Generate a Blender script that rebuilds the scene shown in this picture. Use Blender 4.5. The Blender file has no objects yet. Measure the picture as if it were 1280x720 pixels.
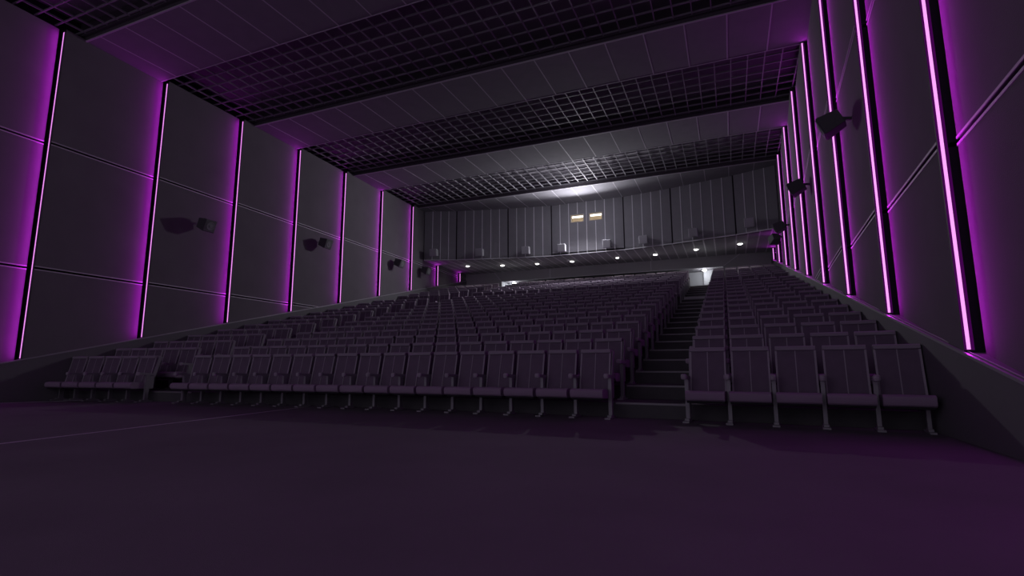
import bpy, math, random
from mathutils import Matrix, Vector
random.seed(7)
C = bpy.context.scene.collection
PI = math.pi

# ---------------------------------------------------------------- materials
def mat(name, col, rough=0.8, metal=0.0, bump=0.0, bscale=60.0, var=0.0, vscale=3.0, spec=0.3):
    m = bpy.data.materials.new(name); m.use_nodes = True
    nt = m.node_tree; b = nt.nodes['Principled BSDF']
    b.inputs['Base Color'].default_value = (*col, 1)
    b.inputs['Roughness'].default_value = rough
    b.inputs['Metallic'].default_value = metal
    b.inputs['Specular IOR Level'].default_value = spec
    tc = nt.nodes.new('ShaderNodeTexCoord')
    if var > 0:
        n = nt.nodes.new('ShaderNodeTexNoise'); n.inputs['Scale'].default_value = vscale
        n.inputs['Detail'].default_value = 6
        nt.links.new(tc.outputs['Object'], n.inputs['Vector'])
        r = nt.nodes.new('ShaderNodeValToRGB')
        r.color_ramp.elements[0].position = 0.3; r.color_ramp.elements[1].position = 0.7
        r.color_ramp.elements[0].color = tuple(c * (1 - var) for c in col) + (1,)
        r.color_ramp.elements[1].color = tuple(min(1, c * (1 + var)) for c in col) + (1,)
        nt.links.new(n.outputs['Fac'], r.inputs['Fac'])
        nt.links.new(r.outputs['Color'], b.inputs['Base Color'])
    if bump > 0:
        n = nt.nodes.new('ShaderNodeTexNoise'); n.inputs['Scale'].default_value = bscale
        nt.links.new(tc.outputs['Object'], n.inputs['Vector'])
        bp = nt.nodes.new('ShaderNodeBump'); bp.inputs['Strength'].default_value = bump
        bp.inputs['Distance'].default_value = 0.01
        nt.links.new(n.outputs['Fac'], bp.inputs['Height'])
        nt.links.new(bp.outputs['Normal'], b.inputs['Normal'])
    return m

def emis(name, col, s):
    m = bpy.data.materials.new(name); m.use_nodes = True
    nt = m.node_tree; nt.nodes.clear()
    e = nt.nodes.new('ShaderNodeEmission'); o = nt.nodes.new('ShaderNodeOutputMaterial')
    e.inputs['Color'].default_value = (*col, 1); e.inputs['Strength'].default_value = s
    nt.links.new(e.outputs[0], o.inputs[0])
    return m

M = dict(
    carpet=mat('carpet', (0.16, 0.14, 0.165), 0.95, bump=0.5, bscale=180, var=0.10, vscale=0.7, spec=0.1),
    step=mat('step_carpet', (0.115, 0.108, 0.12), 0.95, bump=0.4, bscale=150, var=0.1, spec=0.1),
    nosing=mat('nosing_metal', (0.30, 0.28, 0.31), 0.5, 0.4),
    panel=mat('acoustic_fabric', (0.18, 0.165, 0.185), 0.95, bump=0.25, bscale=90, var=0.05, vscale=1.3, spec=0.1),
    groove=mat('groove_black', (0.03, 0.024, 0.033), 0.9, spec=0.1),
    dado=mat('dado_laminate', (0.17, 0.16, 0.18), 0.7, var=0.05, vscale=1.0, spec=0.2),
    edge=mat('edge_metal', (0.34, 0.32, 0.36), 0.5, 0.2),
    rail=mat('joint_rail', (0.52, 0.48, 0.54), 0.6, 0.1),
    cpanel=mat('ceiling_panel', (0.24, 0.23, 0.255), 0.9, var=0.04, spec=0.15),
    cjoint=mat('ceiling_joint', (0.52, 0.49, 0.55), 0.7),
    grid=mat('grid_metal', (0.27, 0.255, 0.29), 0.6, 0.1),
    slab=mat('ceiling_void', (0.20, 0.185, 0.21), 0.95, var=0.03, spec=0.1),
    rear=mat('rear_panel', (0.28, 0.27, 0.30), 0.8, var=0.04, spec=0.2),
    soffit=mat('booth_soffit', (0.50, 0.49, 0.52), 0.8, spec=0.2),
    soffj=mat('soffit_joint', (0.92, 0.90, 0.94), 0.6),
    rjoint=mat('rear_joint', (0.80, 0.78, 0.84), 0.6),
    white=mat('vestibule_plaster', (0.55, 0.56, 0.60), 0.8, var=0.03),
    beige=mat('booth_plaster', (0.60, 0.54, 0.46), 0.8, var=0.05),
    fabric=mat('seat_fabric', (0.19, 0.138, 0.205), 0.92, bump=0.3, bscale=120, var=0.06, vscale=6, spec=0.15),
    piping=mat('seat_piping', (0.42, 0.36, 0.44), 0.7),
    fabric2=mat('seat_cushion_fabric', (0.36, 0.26, 0.38), 0.9, bump=0.3, bscale=120, spec=0.15),
    rollf=mat('head_roll_fabric', (0.36, 0.30, 0.38), 0.9, bump=0.2, bscale=120, spec=0.15),
    shell=mat('seat_shell', (0.05, 0.045, 0.055), 0.6),
    arm=mat('arm_plastic', (0.30, 0.27, 0.32), 0.5),
    leg=mat('leg_metal', (0.32, 0.30, 0.34), 0.45, 0.4),
    spk=mat('speaker_cabinet', (0.10, 0.095, 0.11), 0.7),
    spkr=mat('speaker_cabinet_grey', (0.46, 0.45, 0.49), 0.6),
    grille=mat('speaker_grille', (0.16, 0.155, 0.175), 0.6, bump=0.6, bscale=300),
    cone=mat('speaker_cone', (0.26, 0.25, 0.28), 0.5),
    chan=mat('strip_channel', (0.10, 0.09, 0.11), 0.6),
    tube=emis('violet_tube', (1.0, 0.36, 1.0), 1.15),
    lamp=emis('downlight_glow', (1.0, 0.98, 0.95), 9.0),
    scatter=emis('violet_scatter_glow', (0.75, 0.02, 1.0), 0.07),  # weak emission standing in for violet light scattered beside the tube
    beam=mat('shaded_beam_side', (0.10, 0.085, 0.105), 0.95, spec=0.05),  # darker than the band panels, shade painted into the colour
    booth=emis('booth_lamp_glow', (1.0, 0.95, 0.86), 12.0),
)
gm = bpy.data.materials.new('port_glass'); gm.use_nodes = True
_b = gm.node_tree.nodes['Principled BSDF']
_b.inputs['Transmission Weight'].default_value = 1.0; _b.inputs['Roughness'].default_value = 0.0
_b.inputs['IOR'].default_value = 1.02; _b.inputs['Base Color'].default_value = (1, 1, 1, 1)
M['glass'] = gm

# ---------------------------------------------------------------- mesh helper
class MB:
    def __init__(s): s.v = []; s.f = []
    def add(s, vs, fs):
        n = len(s.v); s.v += [tuple(v) for v in vs]; s.f += [tuple(i + n for i in f) for f in fs]; return s
    def box(s, x0, x1, y0, y1, z0, z1, mx=None):
        vs = [(x, y, z) for z in (z0, z1) for y in (y0, y1) for x in (x0, x1)]
        if mx is not None: vs = [mx @ Vector(v) for v in vs]
        return s.add(vs, [(0, 2, 3, 1), (4, 5, 7, 6), (0, 1, 5, 4), (2, 6, 7, 3), (0, 4, 6, 2), (1, 3, 7, 5)])
    def quad(s, a, b, c, d): return s.add([a, b, c, d], [(0, 1, 2, 3)])
    def bar(s, a, b, w, h, up=(0, 0, 1)):
        a = Vector(a); b = Vector(b); d = (b - a).normalized(); u = Vector(up)
        r = d.cross(u).normalized() * (w / 2); u = r.cross(d).normalized() * (h / 2)
        vs = [p + i * r + j * u for p in (a, b) for i, j in ((-1, -1), (1, -1), (1, 1), (-1, 1))]
        return s.add(vs, [(0, 1, 2, 3), (7, 6, 5, 4), (0, 4, 5, 1), (1, 5, 6, 2), (2, 6, 7, 3), (3, 7, 4, 0)])
    def prism(s, prof, x0, x1, mx=None):           # closed (y, z) profile extruded along x
        n = len(prof); vs = [(x, y, z) for x in (x0, x1) for (y, z) in prof]
        if mx is not None: vs = [mx @ Vector(v) for v in vs]
        fs = [(i, (i + 1) % n, (i + 1) % n + n, i + n) for i in range(n)]
        return s.add(vs, fs + [tuple(range(n))[::-1], tuple(range(n, 2 * n))])
    def lathe(s, prof, seg=16, mx=None):           # (r, z) profile about z
        vs = []; fs = []
        for r, z in prof:
            for k in range(seg):
                a = 2 * PI * k / seg; vs.append(Vector((r * math.cos(a), r * math.sin(a), z)))
        if mx is not None: vs = [mx @ v for v in vs]
        for i in range(len(prof) - 1):
            for k in range(seg):
                fs.append((i * seg + k, i * seg + (k + 1) % seg, (i + 1) * seg + (k + 1) % seg, (i + 1) * seg + k))
        fs += [tuple(range(seg))[::-1], tuple(range((len(prof) - 1) * seg, len(prof) * seg))]
        return s.add(vs, fs)
    def mesh(s, name, m):
        me = bpy.data.meshes.new(name); me.from_pydata(s.v, [], s.f)
        me.materials.append(m); me.update()
        import bmesh
        bm = bmesh.new(); bm.from_mesh(me); bmesh.ops.recalc_face_normals(bm, faces=bm.faces); bm.to_mesh(me); bm.free()
        return me
    def build(s, name, m, parent=None, bevel=0.0, seg=2):
        o = bpy.data.objects.new(name, s.mesh(name, m)); C.objects.link(o)
        if parent is not None: o.parent = parent
        if bevel > 0:
            b = o.modifiers.new('bevel', 'BEVEL'); b.width = bevel; b.segments = seg; b.limit_method = 'ANGLE'
        return o

def struct(o): o['kind'] = 'structure'; return o
def tag(o, label, cat, group=None):
    o['label'] = label; o['category'] = cat
    if group: o['group'] = group
    return o
def empty(name, loc, rz=0.0):
    o = bpy.data.objects.new(name, None); C.objects.link(o); o.location = loc; o.rotation_euler = (0, 0, rz)
    o.empty_display_size = 0.1; return o
def copy_tree(o, parent=None):
    c = o.copy(); C.objects.link(c)
    if parent is not None: c.parent = parent
    for ch in list(o.children): copy_tree(ch, c)
    return c
ORD = ['first', 'second', 'third', 'fourth', 'fifth', 'sixth', 'seventh', 'eighth', 'ninth', 'tenth', 'eleventh',
       'twelfth', 'thirteenth', 'fourteenth', 'fifteenth', 'sixteenth', 'seventeenth']

# ---------------------------------------------------------------- room dimensions
XL, XR = -15.405, 2.225            # faces of the side walls
XC = (XL + XR) / 2
ZC = 9.416                       # ceiling
YL0, YR0, SP = 7.03, 6.83, 2.711 # light strips along the side walls
DA, DB = -0.666, 0.2333          # sloping dado cap: z = DA + DB*y
Y0, Y1 = -5.0, 31.6              # extent of the room that is built
ZS = 6.62                        # underside of the projection booth
def cap(y): return DA + DB * y
def cv(x): return 0.5 * (1 - ((x - XC) / 8.8) ** 2)      # bow of the seat rows
def slope_cv(x): return -1.0 * (x - XC) / 8.8 ** 2
def rz(n): return 0.0 if n == 0 else 0.228 + 0.2333 * (n - 1)
YB = 29.5                        # rear wall

# ---------------------------------------------------------------- floor and tiers
fl = struct(MB().box(XL - .4, XR + .4, Y0, 9.2, -0.2, 0.0).build('floor', M['carpet']))
def seam(pts, w=0.035):
    m = MB()
    for (a, b) in zip(pts[:-1], pts[1:]): m.bar((*a, 0.002), (*b, 0.002), w, 0.006)
    return m.build('carpet_seam', M['rail'], fl)
seam([(-6.75, 0.2), (-7.16, 3.17), (-7.5, 5.7), (-7.88, 8.3)])
seam([(-15.3, 6.3), (-15.0, 7.0), (-14.45, 8.3)], 0.05)

NR = 21
xs = [XL - .3 + (XR - XL + .6) * i / 26 for i in range(27)]
tm = MB()
for n in range(1, NR + 1):
    zt = rz(n); zb = rz(n - 1) - (0.0 if n == 1 else 0.3)
    yend = (n + 1.1) if n < NR else 0
    for a, b in zip(xs[:-1], xs[1:]):
        ya, yb = 8.08 + (n - 1) + cv(a), 8.08 + (n - 1) + cv(b)
        ea, eb = (ya + 1.05, yb + 1.05) if n < NR else (Y1, Y1)
        tm.quad((a, ya, zb), (b, yb, zb), (b, yb, zt), (a, ya, zt))
        tm.quad((a, ya, zt), (b, yb, zt), (b, eb, zt), (a, ea, zt))
tiers = struct(tm.build('floor', M['step']))
# aisle nosings
for x0, x1 in ((-1.72, -0.62), (-12.62, -11.44)):
    m = MB(); K = 6
    for n in range(1, NR + 1):
        for i in range(K):
            a = x0 + (x1 - x0) * i / K; b = x0 + (x1 - x0) * (i + 1) / K
            m.bar((a, 8.08 + n - 1 + cv(a) - .006, rz(n) - .012), (b, 8.08 + n - 1 + cv(b) - .006, rz(n) - .012), .016, .03)
    m.build('step_nosing', M['nosing'], tiers)
m = MB()
m.box(-1.70, -0.64, 8.08 + 15 + cv(-1.2) - .035, 8.08 + 15 + cv(-1.2) + .02, rz(15) + .01, rz(16) - .03)
m.build('pale_step_riser', M['cjoint'], tiers)  # one right-aisle riser set paler than the rest

# ---------------------------------------------------------------- side walls
DEPTH, GAP = 0.15, 0.085
ZJ = [3.177, 6.355]
def side_wall(name, sgn, face, ystart):
    X = lambda d: face + sgn * d            # d > 0 goes into the wall
    back = MB().box(*sorted((X(.36), X(.6))), Y0, Y1, -0.2, ZC + 1.2)
    w = struct(back.build(name, M['groove']))
    k = -4
    bays = []
    while ystart + SP * k < Y1:
        bays.append((ystart + SP * k, ystart + SP * (k + 1))); k += 1
    for (ya, yb) in bays:
        ya_, yb_ = max(ya, Y0), min(yb - GAP, Y1)
        if yb_ <= ya_: continue
        zlev = [None, ZJ[0], ZJ[1], ZC + .05]
        lo = cap(ya)
        for t in range(3):
            zt = zlev[t + 1] - (.026 if t < 2 else 0)
            zb = zlev[t] + .026 if t else None
            # front sawtooth face: flush at the near end, recessed at the far end
            def fx(y): return .012 + DEPTH * (y - ya) / (yb - GAP - ya)
            def bot(y):
                c = cap(y) - .12
                return c if zb is None else max(zb, c)
            if bot(ya_) >= zt: continue
            yf = yb_
            if bot(yf) > zt: yf = (zt + .12 - DA) / DB
            pts = [(ya_, bot(ya_)), (yf, bot(yf)), (yf, zt), (ya_, zt)]
            if zb is not None and bot(yf) > zb + 1e-4 and bot(ya_) <= zb + 1e-4:
                ym = (zb + .12 - DA) / DB
                pts = [(ya_, zb), (ym, zb), (yf, bot(yf)), (yf, zt), (ya_, zt)]
            n = len(pts)
            vs = [(X(fx(y)), y, z) for y, z in pts] + [(X(fx(y) + .12), y, z) for y, z in pts]
            fs = [tuple(range(n)), tuple(range(2 * n - 1, n - 1, -1))] + [(i, (i + 1) % n, (i + 1) % n + n, i + n) for i in range(n)]
            MB().add(vs, fs).build('acoustic_panel', M['panel'], w)
            if yb_ > ya_ and ya > Y0:
                MB().box(*sorted((X(.014), X(.30))), ya - .004, ya - .0005, max(zb or -9, cap(ya) - .1), zt).build('panel_return', M['groove'], w)
            # metal edging along the horizontal joints
            if t < 2 and yf > ya_:
                e = MB(); e.bar((X(fx(ya_) - .002), ya_, zt - .013), (X(fx(yf) - .002), yf, zt - .013), .028, .012, up=(sgn, 0, 0))
                e.build('panel_edging', M['rail'], w)
            if zb is not None and bot(ya_) <= zb + 1e-4:
                ye = min(yf, (zb + .12 - DA) / DB)
                e = MB(); e.bar((X(fx(ya_) - .002), ya_, zb + .013), (X(fx(ye) - .002), ye, zb + .013), .028, .012, up=(sgn, 0, 0))
                e.build('panel_edging', M['rail'], w)
    # dado with sloping cap
    yz = -DA / DB
    pts = [(yz + .3, -0.1), (yz + .3, .07), (Y1, cap(Y1)), (Y1, -0.1)]
    d = MB().prism(pts, *sorted((X(0.0), X(.30)))).build('dado_panel', M['dado'], w)
    MB().bar((X(-.004), yz + .3, .07 + .0), (X(-.004), Y1, cap(Y1)), .03, .03).build('dado_edge', M['edge'], w)
    MB().bar((X(.045), yz + .3, .08), (X(.045), Y1, cap(Y1) + .008), .012, .012).build('dado_bead', M['rail'], w)
    return w
wl = side_wall('wall_left', -1, XL, YL0)
wr = side_wall('wall_right', 1, XR, YR0)

# light strips: each a channel with a glowing tube on the step between two panels
def strip(sgn, face, y, ztop, label, grp):
    X = lambda d: face + sgn * d
    zb = max(cap(y) + .02, .03)
    r = empty('led_light_strip', (X(.045), y, zb)); tag(r, label, 'light strip', grp)
    L = ztop - zb
    a, b = sorted((sgn * -.036, sgn * .048))
    ch = MB(); ch.box(a - .003, b + .003, -.028, -.006, 0, L).build('channel', M['chan'], r)
    c = sgn * 0.0
    MB().box(a, b, -.0305, -.028, .005, L - .005).build('painted_scatter', M['scatter'], r)  # glowing plate paints the violet scatter onto the step face
    for nm, en, tilt, spr in (('strip_light', 1.85, 0.0, 180), ('strip_wash', 0.66, .40, 132)):
        l = bpy.data.lights.new(nm, 'AREA'); l.shape = 'RECTANGLE'; l.size = .03; l.size_y = L - .04
        l.color = (0.78, 0.02, 1.0); l.energy = en * (L - .04); l.spread = math.radians(spr)
        lo = bpy.data.objects.new(nm, l); C.objects.link(lo); lo.parent = r; lo.location = (c, -.037, L / 2)
        d = Vector((sgn * math.sin(tilt), -math.cos(tilt), 0)); zax = -d; yax = Vector((0, 0, 1)); xax = yax.cross(zax)
        lo.rotation_euler = Matrix((xax, yax, zax)).transposed().to_euler()
    tb = MB().box(c - .016, c + .016, -.033, -.0305, 0.01, L - .01).build('tube', M['tube'], r)
for side, sgn, face, y0 in (('left', -1, XL, YL0), ('right', 1, XR, YR0)):
    for i in range(-3, 9):
        y = y0 + SP * i
        zt = ZC - .03 if y < 24.8 else ZS - .03
        if i >= 0:
            if i < 7: lab = 'violet glowing light strip on the %s wall, %s from the front of the room' % (side, ORD[i])
            elif i == 7: lab = 'short violet light strip on the %s wall just under the booth overhang' % side
            else: lab = 'short violet light strip on the %s wall, rearmost, beside the last seats' % side
        else:
            lab = 'violet light strip on the %s wall by the open floor, %s ahead of the seats' % (side, ['first', 'second', 'third'][-i - 1])
        strip(sgn, face, y, zt, lab, 'violet light strips on the %s wall' % side)

# ---------------------------------------------------------------- ceiling
XA, XB = XL - .35, XR + .35
ceil = struct(MB().box(XA, XB, Y0, Y1, ZC + .60, ZC + .8).build('ceiling', M['slab']))
bands = [(7.50 + 5.43 * k, 9.60 + 5.43 * k) for k in range(-2, 3)] + [(23.75, 26.4)]
ZG = ZC + .14
for (a, b) in bands:
    a = max(a, Y0)
    MB().box(XA, XB, a, b, ZC, ZC + .59).build('panel_band', M['cpanel'], ceil)
    MB().box(XA, XB, a - .012, a - .001, ZC + .02, ZC + .585).build('shaded_beam_side', M['beam'], ceil)  # thin dark cover, keeps the beam face in painted shade
    MB().box(XA, XB, b + .001, b + .012, ZC + .02, ZC + .585).build('shaded_beam_side', M['beam'], ceil)
    m = MB(); x = XC - 8.27 - 1.018
    while x < XB:
        m.box(x - .016, x + .016, a + .01, b - .002, ZC - .006, ZC + .01); x += 1.018
    m.build('panel_joint', M['cjoint'], ceil)
    m = MB(); m.box(XA, XB, a - .02, a + .02, ZC - .01, ZC + .02); m.box(XA, XB, b - .02, b + .01, ZC - .008, ZC + .02)
    m.build('band_edging', M['cjoint'], ceil)
allb = sorted(bands)
gaps = [(allb[i][1], allb[i + 1][0]) for i in range(len(allb) - 1)]
for (a, b) in gaps:
    if b < -2: continue
    m = MB(); x = XC - 8.72
    while x < XB:
        m.box(x - .014, x + .014, a + .02, b - .10, ZG, ZG + .05); x += .452
    n = 7
    for i in range(n + 1):
        y = a + .10 + (b - a - .25) * i / n
        m.box(XL - .3, XR + .3, y - .014, y + .014, ZG + .002, ZG + .048)
    m.build('open_grid', M['grid'], ceil)
    # ledge at the far side of each recess
    MB().box(XA, XB, b - .10, b - .021, ZG - .02, ZG + .02).build('grid_ledge', M['beam'], ceil)

# ---------------------------------------------------------------- booth wall, facetted
HX = [-8.84, -7.15, -4.32, -1.94, 1.94, 4.32, 7.15, 8.84]
HY = [24.42, 25.05, 25.75, 26.15, 26.15, 25.75, 25.05, 24.42]
P = [(XC + hx, hy) for hx, hy in zip(HX, HY)]
PW = [(-7.46, -6.74), (-6.46, -5.75)]; PZ = (8.34, 8.76)
bw = MB(); ribs = MB(); dj = MB()
for i in range(7):
    (xa, ya), (xb, yb) = P[i], P[i + 1]
    if i == 3:
        cuts = [xa, PW[0][0], PW[0][1], PW[1][0], PW[1][1], xb]
        for j in range(5):
            if j in (1, 3):
                bw.box(cuts[j], cuts[j + 1], ya, ya + .25, ZS, PZ[0]); bw.box(cuts[j], cuts[j + 1], ya, ya + .25, PZ[1], ZC + .3)
            else: bw.box(cuts[j], cuts[j + 1], ya, ya + .25, ZS, ZC + .3)
    else:
        bw.add([(xa, ya, ZS), (xb, yb, ZS), (xb, yb, ZC + .3), (xa, ya, ZC + .3), (xa, ya + .25, ZS), (xb, yb + .25, ZS), (xb, yb + .25, ZC + .3), (xa, ya + .25, ZC + .3)],
               [(0, 1, 2, 3), (7, 6, 5, 4), (0, 4, 5, 1), (3, 2, 6, 7), (0, 3, 7, 4), (1, 5, 6, 2)])
    d = Vector((xb - xa, yb - ya, 0)); Lg = d.length; nrm = Vector((d.y, -d.x, 0)).normalized(); k = max(1, round(Lg / .478))
    for j in range(1, k):
        p = Vector((xa, ya, 0)) + d * (j / k) + nrm * .006
        segs = [(ZS, ZC)]
        if any(u - .01 < p.x < v + .01 for u, v in PW) and i == 3: segs = [(ZS, PZ[0] - .03), (PZ[1] + .03, ZC)]
        for z0, z1 in segs: ribs.bar((p.x, p.y, z0), (p.x, p.y, z1), .034, .02, up=nrm)
    if i < 6:
        dj.box(xb - .03, xb + .03, yb - .012, yb + .05, ZS, ZC)
wb = struct(bw.build('wall_back', M['rear']))
ribs.build('panel_joint', M['rjoint'], wb); dj.build('expansion_joint', M['groove'], wb)
m = MB()
for i in range(7): m.bar((*P[i], ZS + .01), (*P[i + 1], ZS + .01), .03, .05)
m.build('booth_edging', M['rjoint'], wb)
# underside of the booth
m = MB()
pts = [(x, y) for x, y in P]; pts[0] = (XL - .3, P[0][1]); pts[-1] = (XR + .3, P[-1][1])
n = len(pts)
for i in range(n - 1):
    (xa, ya), (xb, yb) = pts[i], pts[i + 1]
    m.add([(xa, ya, ZS), (xb, yb, ZS), (xb, YB + .1, ZS), (xa, YB + .1, ZS), (xa, ya, ZS + .12), (xb, yb, ZS + .12), (xb, YB + .1, ZS + .12), (xa, YB + .1, ZS + .12)],
          [(0, 1, 2, 3), (7, 6, 5, 4), (0, 4, 5, 1), (3, 2, 6, 7), (0, 3, 7, 4), (1, 5, 6, 2)])
sf = struct(m.build('ceiling', M['soffit']))
m = MB(); x = XL + .2
def front_y(x):
    for (xa, ya), (xb, yb) in zip(P[:-1], P[1:]):
        if xa <= x <= xb: return ya + (yb - ya) * (x - xa) / (xb - xa)
    return P[0][1]
while x < XR - .1:
    m.box(x - .03, x + .03, front_y(x) + .05, YB, ZS - .006, ZS + .01); x += .478
m.build('panel_joint', M['soffj'], sf)

# projection ports: framed glass in front of the lit booth
for k, (a, b) in enumerate(PW):
    y = 26.15
    w = MB(); t = .03
    w.box(a, b, y - .01, y + .2, PZ[0], PZ[0] + t); w.box(a, b, y - .01, y + .2, PZ[1] - t, PZ[1])
    w.box(a, a + t, y - .01, y + .2, PZ[0] + t, PZ[1] - t); w.box(b - t, b, y - .01, y + .2, PZ[0] + t, PZ[1] - t)
    wo = struct(w.build('window_%d' % (k + 1), M['beige']))
    MB().box(a + t, b - t, y + .10, y + .106, PZ[0] + t, PZ[1] - t).build('pane', M['glass'], wo)
m = MB(); x0, x1, y0, y1, z0, z1 = -8.3, -4.9, 26.42, 29.2, 7.6, 9.12
m.box(x0 - .1, x0, y0, y1, z0, z1); m.box(x1, x1 + .1, y0, y1, z0, z1); m.box(x0 - .1, x1 + .1, y1, y1 + .1, z0, z1)
m.box(x0 - .1, x1 + .1, y0, y1 + .1, z1, z1 + .1); m.box(x0 - .1, x1 + .1, y0, y1 + .1, z0 - .1, z0)
struct(m.build('wall_booth', M['beige']))
bl = MB().box(-7.9, -5.3, 27.3, 27.8, 9.06, 9.118).build('booth_ceiling_lamp', M['booth'])
tag(bl, 'bright white ceiling lamp inside the projection booth behind the two ports', 'lamp')

# ---------------------------------------------------------------- rear wall under the booth, and vestibule
ZT = 6.02; OX0, OX1 = -12.95, -0.08
m = MB()
m.box(XL - .3, OX0, YB, YB + .15, 4.0, ZS + .05); m.box(OX1, XR + .3, YB, YB + .15, 4.0, ZS + .05)
m.box(OX0, OX1, YB, YB + .15, ZT, ZS + .05)
rw = struct(m.build('wall_rear', M['soffit']))
m = MB(); m.box(OX0, OX1, YB - .02, YB + .02, ZT - .02, ZT + .02)
m.bar((OX0, YB - .01, ZT), (OX0 - .5, YB - .01, ZS), .025, .03, up=(0, 1, 0)); m.bar((OX1, YB - .01, ZT), (OX1 + .85, YB - .01, ZS), .025, .03, up=(0, 1, 0))
for x in (-9.75, -3.82): m.box(x - .014, x + .014, YB - .012, YB + .01, ZT, ZS)
m.build('panel_joint', M['rjoint'], rw)
ZF = rz(NR)
m = MB(); m.box(OX0 - .2, OX1 + .2, 31.0, 31.15, ZF - .6, ZT + .3)
m.box(-1.12, OX1 + .2, 30.55, 31.0, ZF, ZT + .1); m.box(OX0 - .2, -12.5, 30.55, 31.0, ZF, ZT + .1)
m.box(OX0 - .3, OX0 - .02, YB + .151, 31.1, ZF - .3, ZT + .2); m.box(OX1 + .02, OX1 + .3, YB + .151, 31.1, ZF - .3, ZT + .2)
vw = struct(m.build('wall_vestibule', M['white']))
m = MB(); m.box(OX0, OX1, YB + .16, 31.0, ZT + .02, ZT + .14); struct(m.build('ceiling', M['rear']))
MB().box(-12.4, -1.13, 30.975, 30.999, ZF, ZF + .12).build('skirting', M['rjoint'], vw)

def downlight(loc, r, h, label, grp):
    o = empty('downlight', loc); tag(o, label, 'downlight', grp)
    MB().lathe([(r + .03, 0), (r + .035, -.02), (r + .004, -.03)], 20).build('rim', M['edge'], o)
    MB().lathe([(r, -.03), (r, -h * .6), (r * .8, -h * .9), (r * .45, -h)], 20).build('diffuser', M['lamp'], o)
    return o
DL = [(-13.91, 26.75), (-11.94, 27.33), (-9.92, 27.67), (-7.89, 27.79), (-5.36, 27.81), (-3.35, 27.78), (-1.29, 27.32), (.74, 26.87)]
for i, (x, y) in enumerate(DL):
    downlight((x, y, ZS - .006), .11 if i != 4 else .085, .065, 'round white downlight under the booth, %s from the left wall' % ORD[i], 'downlights under the booth')
downlight((-1.05, 30.15, ZT + .01), .12, .09, 'white downlight over the doorway at the top of the right aisle', 'doorway downlights')
downlight((-12.35, 30.15, ZT + .01), .12, .09, 'white downlight over the doorway at the top of the left aisle', 'doorway downlights')

# ---------------------------------------------------------------- speakers
def speaker(loc, yaw, pitch, label, grp, size=.40, m1='spk', wallpt=None):
    r = empty('wall_speaker', loc); tag(r, label, 'speaker', grp)
    mx = Matrix.Rotation(yaw, 4, 'Z') @ Matrix.Rotation(pitch, 4, 'X')      # front faces -y before the turn
    s = size / 2
    b = MB(); f = [(-s, -s, -s), (s, -s, -s), (s, -s, s), (-s, -s, s)]; q = s * .78
    bk = [(-q, s, -q), (q, s, -q), (q, s, q), (-q, s, q)]
    b.add([mx @ Vector(v) for v in f + bk], [(0, 1, 2, 3), (7, 6, 5, 4), (0, 4, 5, 1), (1, 5, 6, 2), (2, 6, 7, 3), (3, 7, 4, 0)])
    b.build('cabinet', M[m1], r, bevel=.015)
    g = MB().box(-s * .9, s * .9, -s - .018, -s - .001, -s * .9, s * .9, mx).build('grille', M['grille'] if m1 == 'spk' else M[m1], r, bevel=.006)
    if m1 == 'spk':
        dm = mx @ Matrix.Translation((0, -s - .018, 0)) @ Matrix.Rotation(PI / 2, 4, 'X')
        MB().lathe([(s * .66, 0), (s * .66, .012), (s * .56, .014), (s * .5, .004), (s * .24, .004), (s * .2, .016), (s * .05, .018)], 24, dm).build('driver', M['cone'], g)
    if wallpt is not None:
        w = Vector(wallpt) - Vector(loc); br = MB(); st = mx @ Vector((0, s * .8, 0))
        br.bar(st, w, .05, .05); d = w.normalized()
        br.build('bracket', M['spk'], r)
    return r
for i, (y, z) in enumerate(((11.11, 5.25), (16.38, 5.81), (21.6, 5.93), (24.1, 5.98))):
    lab = ['first from the front of the room', 'second from the front, below the upper panel joint', 'third from the front, near the booth', 'rearmost, in the corner below the booth'][i]
    speaker((-15.10, y, z), PI / 2, .35, 'dark box speaker on the left wall, ' + lab, 'speakers on the left wall', wallpt=(-15.45, y + .02, z + .08))
for i, (y, z) in enumerate(((10.70, 5.23), (15.9, 5.69), (21.3, 5.90), (23.8, 6.02))):
    lab = ['nearest and largest in view', 'second from the front of the room', 'third from the front, close to the booth', 'rearmost, in the corner below the booth'][i]
    speaker((1.985, y, z), -PI / 2 - (.25 if i < 3 else 1.2), .40, 'dark box speaker on the right wall, ' + lab, 'speakers on the right wall', size=.37, wallpt=(2.32, y + .02, z + .05))
BX = [-14.75, -12.3, -9.8, -7.85, -5.46, -3.6, -1.25, 1.12]
for i, x in enumerate(BX):
    y = front_y(x); speaker((x, y - .30, 6.93 if i not in (0, 7) else 6.98), -.0 + (x - XC) * -.02, .12,
        'grey box speaker low on the booth wall, %s from the left' % ORD[i], 'speakers along the booth wall', size=.42, m1='spkr', wallpt=(x, y + .005, 7.0))

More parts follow.
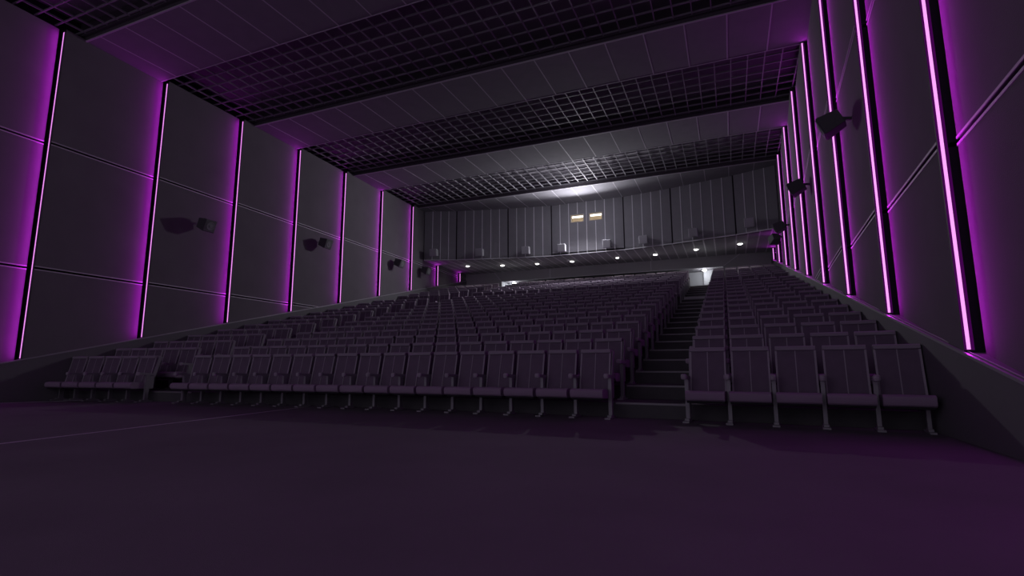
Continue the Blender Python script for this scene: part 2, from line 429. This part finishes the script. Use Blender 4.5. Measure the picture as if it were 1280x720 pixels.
# ---------------------------------------------------------------- cinema seats
PITCH = .567; W = .245
def round_profile(pts, r, seg=3):
    out = []; n = len(pts)
    for i in range(n):
        p0, p1, p2 = Vector(pts[i - 1]), Vector(pts[i]), Vector(pts[(i + 1) % n])
        a = (p0 - p1).normalized(); b = (p2 - p1).normalized(); rr = min(r, (p0 - p1).length / 2.1, (p2 - p1).length / 2.1)
        s = p1 + a * rr; e = p1 + b * rr
        for k in range(seg + 1):
            t = k / seg; out.append(tuple((1 - t) ** 2 * s + 2 * t * (1 - t) * p1 + t * t * e))
    return out
def smooth(me):
    me.polygons.foreach_set('use_smooth', [False] * len(me.polygons)); return me
backp = round_profile([(.14, .40), (.235, .40), (.36, 1.035), (.27, 1.05)], .03)
rollp = round_profile([(.232, 1.005), (.262, 1.0), (.378, .995), (.378, 1.062), (.245, 1.065)], .025)
seatp = round_profile([(-.30, .315), (.17, .30), (.20, .40), (.10, .435), (-.24, .455), (-.31, .43)], .05)
panp = round_profile([(-.24, .285), (.15, .27), (.17, .31), (-.26, .325)], .015)
shellp = [(.225, .36), (.255, .35), (.385, 1.00), (.362, 1.01)]
def side_bits(x, both=False):
    st = MB().box(x - .012, x + .012, .10, .22, .30, .62); st.box(x - .024, x + .024, .02, .10, .03, .61)
    ft = MB().box(x - .045, x + .045, -.17, .20, 0, .022); ft.box(x - .03, x + .03, -.06, .12, .02, .05)
    ar = MB().prism(round_profile([(-.20, .625), (.25, .60), (.26, .645), (-.19, .672)], .015), x - .026, x + .026)
    kn = MB().lathe([(.012, .60), (.036, .61), (.042, .64), (.038, .672), (.02, .682)], 12, Matrix.Translation((x, -.17, 0)))
    return st, ft, ar, kn
MESH = dict(
    backrest=MB().prism(backp, -W, W).mesh('backrest', M['fabric']),
    roll=MB().prism(rollp, -W, W).mesh('head_roll', M['rollf']),
    seat=MB().prism(seatp, -W - .01, W + .01).mesh('seat', M['fabric2']),
    pan=MB().prism(panp, -W, W).mesh('seat_pan', M['shell']),
    shell=MB().prism(shellp, -W, W).mesh('back_shell', M['shell']))
pm = MB()
for x in (-W + .008, 0, W - .008):
    pm.bar((x, .137, .43), (x, .262, 1.0), .024 if x else .012, .014, up=(0, -1, .2))
MESH['piping'] = pm.mesh('piping', M['piping'])
SB = {}
for s, x in (('l', -PITCH / 2), ('r', PITCH / 2)):
    st, ft, ar, kn = side_bits(x)
    SB[s] = (st.mesh('leg', M['leg']), ft.mesh('foot', M['leg']), ar.mesh('armrest', M['arm']), kn.mesh('armrest_knob', M['piping']))
for s, x in (('w', PITCH / 2 - .075), ('v', -PITCH / 2 + .085)):
    st = MB().box(x - .02, x + .02, .0, .10, .03, .34); ft = MB().box(x - .035, x + .035, -.17, .20, 0, .022); ft.box(x - .025, x + .025, -.06, .12, .02, .05)
    SB[s] = (st.mesh('leg', M['leg']), ft.mesh('foot', M['leg']), None, None)
# a taller side panel closes each block end
EPP = round_profile([(.03, .03), (.10, .03), (.17, .42), (.285, .62), (.40, 1.04), (.33, 1.05), (.20, .60), (.03, .59)], .02)
EP = {'r': MB().prism(EPP, PITCH / 2 - .035, PITCH / 2 - .014).mesh('end_panel', M['arm']),
      'l': MB().prism(EPP, -PITCH / 2 + .014, -PITCH / 2 + .035).mesh('end_panel', M['arm'])}

def part(name, me, par, bevel=0):
    o = bpy.data.objects.new(name, me); C.objects.link(o); o.parent = par
    return o
SIDES = {'mid': ('l',), 'first': ('l',), 'end': ('l', 'r'), 'wall': ('l', 'w'), 'wall_left': ('v',)}
def make_seat(kind):
    r = empty('cinema_seat', (0, 0, 0))
    b = part('backrest', MESH['backrest'], r); part('head_roll', MESH['roll'], b); part('piping', MESH['piping'], b)
    s = part('seat', MESH['seat'], r); part('seat_pan', MESH['pan'], s)
    part('back_shell', MESH['shell'], r)
    for sd in SIDES[kind]:
        l = part('leg', SB[sd][0], r); part('foot', SB[sd][1], l)
        if SB[sd][2] is None: continue
        a = part('armrest', SB[sd][2], r); part('armrest_knob', SB[sd][3], a)
    if kind in ('first', 'end'): part('end_panel', EP['l' if kind == 'first' else 'r'], r)
    return r
blocks = {  # first seat centre x, count
    'left': (XC - 8.70 + .08 + PITCH / 2, 5), 'centre': (-1.75 - 17 * PITCH + PITCH / 2, 17), 'right': (-.62 + PITCH / 2, 5)}
blocks['left'] = (-12.545 - 5 * PITCH + PITCH / 2, 5)
seats = []
for n in range(NR):
    if n == 13: continue
    for bn, (x0, cnt) in blocks.items():
        for k in range(cnt):
            x = x0 + PITCH * k; y = 7.78 + n + cv(x)
            kind = 'mid'
            if k == cnt - 1: kind = 'wall' if bn == 'right' else 'end'
            if k == 0: kind = 'wall_left' if bn == 'left' else 'first'
            seats.append((math.hypot(x, y), n, bn, k, cnt, x, y, rz(n), kind))
seats.sort(key=lambda s: s[0])
near = seats[:300]; far = seats[300:]
protos = {}
def seat_label(n, bn, k, cnt):
    row = 'front-row' if n == 0 else ORD[n] + '-row'
    if bn == 'right':
        pos = 'beside the right aisle' if k == 0 else 'against the right wall' if k == cnt - 1 else '%s from the right aisle' % ORD[k]
        return 'dark %s cinema seat in the right block, %s' % (row, pos)
    if bn == 'left':
        j = cnt - 1 - k
        pos = 'beside the left aisle' if j == 0 else 'against the left wall' if j == cnt - 1 else '%s from the left aisle' % ORD[j]
        return 'dark %s cinema seat in the left block, %s' % (row, pos)
    j = cnt - 1 - k
    if j == 0: pos = 'beside the right aisle'
    elif k == 0: pos = 'beside the left aisle'
    elif j <= 8: pos = '%s from the right aisle' % ORD[j]
    else: pos = '%s from the left aisle' % ORD[k]
    return 'dark %s cinema seat in the centre block, %s' % (row, pos)
for (d, n, bn, k, cnt, x, y, z, kind) in near:
    if kind not in protos: o = protos[kind] = make_seat(kind)
    else: o = copy_tree(protos[kind])
    o.location = (x, y, z); o.rotation_euler = (0, 0, math.atan(slope_cv(x)))
    tag(o, seat_label(n, bn, k, cnt), 'cinema seat', 'rows of dark cinema seats')
# the distant rest of the rows, seen only as a texture of seat tops
names = ('fabric', 'rollf', 'shell', 'piping', 'leg')
lists = {q: MB() for q in names}
def addmesh(mb, me, mx):
    mb.add([mx @ v.co for v in me.vertices], [tuple(p.vertices) for p in me.polygons])
for (d, n, bn, k, cnt, x, y, z, kind) in far:
    mx = Matrix.Translation((x, y, z)) @ Matrix.Rotation(math.atan(slope_cv(x)), 4, 'Z')
    for key in ('backrest', 'seat'): addmesh(lists['fabric'], MESH[key], mx)
    addmesh(lists['rollf'], MESH['roll'], mx)
    addmesh(lists['shell'], MESH['shell'], mx); addmesh(lists['piping'], MESH['piping'], mx)
    for sd in SIDES[kind]:
        for i in (0, 1): addmesh(lists['leg'], SB[sd][i], mx)
        if SB[sd][2]: addmesh(lists['piping'], SB[sd][2], mx)
fmb = MB(); mats = []; idx = []
for q in names:
    fmb.add(lists[q].v, lists[q].f); idx += [len(mats)] * len(lists[q].f); mats.append(M[q])
me = bpy.data.meshes.new('distant_cinema_seats'); me.from_pydata(fmb.v, [], fmb.f)
for q in mats: me.materials.append(q)
me.polygons.foreach_set('material_index', idx); me.update()
fo = bpy.data.objects.new('distant_cinema_seats', me); C.objects.link(fo)
fo['kind'] = 'stuff'; tag(fo, 'distant upper rows of dark cinema seats massed below the booth', 'cinema seats')

# ---------------------------------------------------------------- light
def light(name, kind, loc, energy, col=(1, 1, 1), **kw):
    l = bpy.data.lights.new(name, kind); l.energy = energy; l.color = col
    for k, v in kw.items(): setattr(l, k, v)
    o = bpy.data.objects.new(name, l); C.objects.link(o); o.location = loc
    return o
light('ceiling_patch_fill', 'POINT', (-6.6, 23.2, 8.35), 60, (0.93, 0.94, 1.0), shadow_soft_size=.12)  # added point light without a fixture, brightens the ceiling before the booth
sp = light('projector_beam', 'SPOT', (-6.6, 25.8, 8.2), 1000, (0.95, 0.95, 1.0), shadow_soft_size=.10, spot_size=math.radians(175), spot_blend=.6)
sp.rotation_euler = (math.radians(66), 0, PI)
for x in (-1.05, -12.35): light('doorway_lamp', 'POINT', (x + .0, 30.0, ZT - .25), 14, (.95, .97, 1), shadow_soft_size=.08)
for i, (x, y) in enumerate(DL):
    light('downlight_lamp', 'SPOT', (x, y, ZS - .09), 22, (1, .98, .95), shadow_soft_size=.08, spot_size=math.radians(150), spot_blend=.8)
w = bpy.data.worlds.new('world'); bpy.context.scene.world = w; w.use_nodes = True
w.node_tree.nodes['Background'].inputs[0].default_value = (.75, .68, .85, 1)
w.node_tree.nodes['Background'].inputs[1].default_value = .38

# ---------------------------------------------------------------- camera
f, yaw, pitch, roll = 652.3, 0.3934, 0.1483, -0.0024
cy, sy, cp, sp = math.cos(yaw), math.sin(yaw), math.cos(pitch), math.sin(pitch)
F = Vector((-sy * cp, cy * cp, sp)); R = Vector((cy, sy, 0)); U = R.cross(F)
R2 = R * math.cos(roll) + U * math.sin(roll); U2 = U * math.cos(roll) - R * math.sin(roll)
cam = bpy.data.cameras.new('camera'); cam.sensor_width = 36; cam.lens = f / 1280 * 36; cam.clip_start = .05; cam.clip_end = 200
co = bpy.data.objects.new('camera', cam); C.objects.link(co)
co.matrix_world = Matrix(((R2.x, U2.x, -F.x, 0), (R2.y, U2.y, -F.y, 0), (R2.z, U2.z, -F.z, .8), (0, 0, 0, 1)))
S = bpy.context.scene; S.camera = co
S.view_settings.view_transform = 'Standard'; S.view_settings.look = 'None'
S.view_settings.exposure = 0.0; S.view_settings.gamma = 1.0; S.view_settings.use_curve_mapping = False
S.cycles.use_denoising = True; S.cycles.max_bounces = 6; S.cycles.sample_clamp_indirect = 3.0
